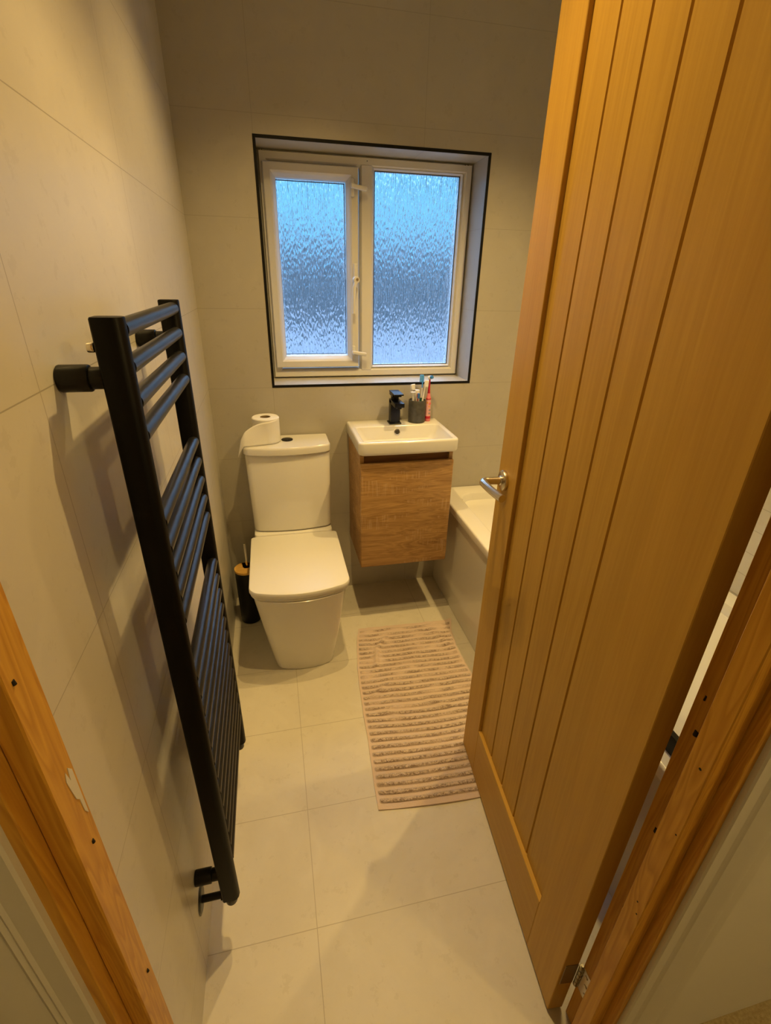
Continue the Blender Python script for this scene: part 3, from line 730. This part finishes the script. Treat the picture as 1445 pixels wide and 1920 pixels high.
# shower screen on the near end of the bath rim: black bottom rail and clear pane
M['clear'] = bpy.data.materials.new('clear_screen_glass'); M['clear'].use_nodes = True
k = N(M['clear']); k.n.remove(k.n['Principled BSDF'])
tr = k.new('ShaderNodeBsdfTransparent'); tr.inputs[0].default_value = (.97, .985, .975, 1); gl = k.new('ShaderNodeBsdfGlossy'); gl.inputs['Roughness'].default_value = .02
mx = k.new('ShaderNodeMixShader'); mx.inputs[0].default_value = .05
k.l.new(tr.outputs[0], mx.inputs[1]); k.l.new(gl.outputs[0], mx.inputs[2]); k.l.new(mx.outputs[0], k.n['Material Output'].inputs[0])
scr = empty('shower_screen', (1.042, -1.40, .5205), 0, 'clear glass bath screen with a black bottom rail, glimpsed through the door hinge gap', 'shower screen')
vl(scr, 'bottom_rail', B(1.034, 1.050, -1.68, -1.12, .5205, .566, .001, 1), M['trim'], 0)
vl(scr, 'glass_panel', B(1.039, 1.045, -1.678, -1.122, .563, 1.90), M['clear'], 0)

# ================================================================== TOWEL MAT
LEFT = [(0, .546), (.10, .525), (.20, .512), (.30, .500), (.40, .492), (.52, .486), (.58, .482), (.68, .480), (.80, .473), (.92, .466), (1.0, .464)]
RIGHT = [(0, .982), (.10, .958), (.25, .942), (.4, .950), (.6, .955), (1.0, .945)]
def interp(T, v):
    for (a, x), (b, y) in zip(T, T[1:]):
        if v <= b: t_ = (v - a) / (b - a); t_ = t_ * t_ * (3 - 2 * t_) * .4 + t_ * .6; return x + (y - x) * t_
    return T[-1][1]
NUt, NVt = 170, 420
def towel(u, v):
    xl, xr = interp(LEFT, v), interp(RIGHT, v)
    x = xl + (xr - xl) * u
    y = -.350 - .830 * v + (-.018) * (1 - v) * u - .012 * math.sin(u * PI) * v - .022 * u * v
    # woven bands
    bw = noise.noise(Vector((u * 3, v * 4, 1))) * .12 * (1 - v * .7)
    ph = (v * 31 + bw * 3); band = .5 + .5 * math.cos(2 * PI * ph)
    loops_ = noise.noise(Vector((u * 260, v * 400, 0))) * .5 + noise.noise(Vector((u * 120, v * 190, 5))) * .5
    edge = min(u * (xr - xl), (1 - u) * (xr - xl), v * .83, (1 - v) * .83)
    hem = min(1, max(0, (edge - .008) / .006))
    if v > .978: hem = 0
    b3 = max(0, band - .35) / .65
    z = .0028 + hem * (.0042 * b3 ** .7 + .0030 * loops_ * (.2 + b3))
    # creases
    def crease(x0, y0, x1, y1, w, h):
        dx, dy = x1 - x0, y1 - y0; L2 = dx * dx + dy * dy; t_ = max(0, min(1, ((x - x0) * dx + (y - y0) * dy) / L2))
        d = math.hypot(x - x0 - dx * t_, y - y0 - dy * t_); return h * math.exp(-(d / w) ** 2) * (.35 + .65 * math.sin(PI * max(.05, min(.95, t_))))
    z += crease(.655, -.43, .60, -.50, .010, .011) + crease(.60, -.50, .578, -.60, .010, .012)
    z += crease(.60, -.70, .52, -.76, .011, .008) + crease(.52, -.80, .62, -.87, .012, .006)
    z += crease(.73, -.81, .83, -.87, .012, .007) + crease(.86, -.40, .95, -.62, .016, .006)
    z += .0020 * (noise.noise(Vector((x * 14, y * 9, 3))) + .5) + .003 * max(0, noise.noise(Vector((x * 26, y * 22, 8)))) * (1 - v)
    z += .010 * max(0, 1 - ((1 - u) + v) * 12)
    # bottom hem lifts a little near the door
    z += .0035 * max(0, (v - .93) / .07) * max(0, math.sin(u * 5.2 - .6))
    if x > .735 and y < -.95: z = min(z, .0078)
    PILE[(round(u * NUt), round(v * NVt))] = min(1, hem * max(0, b3 * 1.5) * (.60 + .35 * v + 1.4 * (1 - .55 * v) * noise.noise(Vector((x * 16, y * 24, 2)))))
    return Vector((x, y, z))
PILE = {}
bm = bmesh.new(); G = [[bm.verts.new(towel(i / NUt, j / NVt)) for j in range(NVt + 1)] for i in range(NUt + 1)]
for i in range(NUt):
    for j in range(NVt): bm.faces.new((G[i][j], G[i][j + 1], G[i + 1][j + 1], G[i + 1][j]))
lay = bm.verts.layers.float.new('pile')
G = None
bm.verts.ensure_lookup_table()
G = [[bm.verts[i * (NVt + 1) + j] for j in range(NVt + 1)] for i in range(NUt + 1)]
for (i, j), v_ in PILE.items(): G[i][j][lay] = max(0, v_)
ring = [G[i][0] for i in range(NUt + 1)] + [G[NUt][j] for j in range(1, NVt + 1)] + [G[i][NVt] for i in range(NUt - 1, -1, -1)] + [G[0][j] for j in range(NVt - 1, 0, -1)]
lowr = [bm.verts.new((v.co.x, v.co.y, .0008 + max(0, v.co.z - .008) * .8)) for v in ring]
for i in range(len(ring)): j = (i + 1) % len(ring); bm.faces.new((ring[i], ring[j], lowr[j], lowr[i]))
bmesh.ops.recalc_face_normals(bm, faces=bm.faces)
mt = link('bath_mat', bm, M['towel'], None, 80)
tag(mt, 'crumpled pinkish-beige ribbed towelling bath mat lying on the tiled floor before the basin', 'bath mat')

# ================================================================== OUTSIDE
bm = bmesh.new(); box(bm, -14, 16, .3, 30, -.15, -.1); g_ = link('ground_outside', bm, M['ground'], None, 0); g_['kind'] = 'structure'
def hedge(x0, x1, y, h, sd, label):
    bm = bmesh.new(); NX, NZ = 160, 14; Gf = []
    for i in range(NX + 1):
        row = []
        for j in range(NZ * 2 + 1):
            a = PI * j / (NZ * 2); x = x0 + (x1 - x0) * i / NX
            hh_ = h * (1 + .55 * noise.noise(Vector((x * .9 + sd, 0, 0))))
            p = Vector((x, y - math.cos(a) * .8, max(0, math.sin(a)) ** .35 * hh_ - .1))
            p += Vector((0, 1, 1)) * noise.noise(p * 1.7 + Vector((sd, 0, 0))) * .22
            row.append(bm.verts.new(p))
        Gf.append(row)
    for i in range(NX):
        for j in range(NZ * 2): bm.faces.new((Gf[i][j], Gf[i][j + 1], Gf[i + 1][j + 1], Gf[i + 1][j]))
    bm.faces.new(Gf[0]); bm.faces.new(Gf[-1][::-1]); bmesh.ops.recalc_face_normals(bm, faces=bm.faces)
    o = link('hedge', bm, M['hedge'], None, 60); tag(o, label, 'hedge')
hedge(-9, 14, 16, 2.55, 1, 'dark hedge outside, blurred behind the rain-patterned window glass')
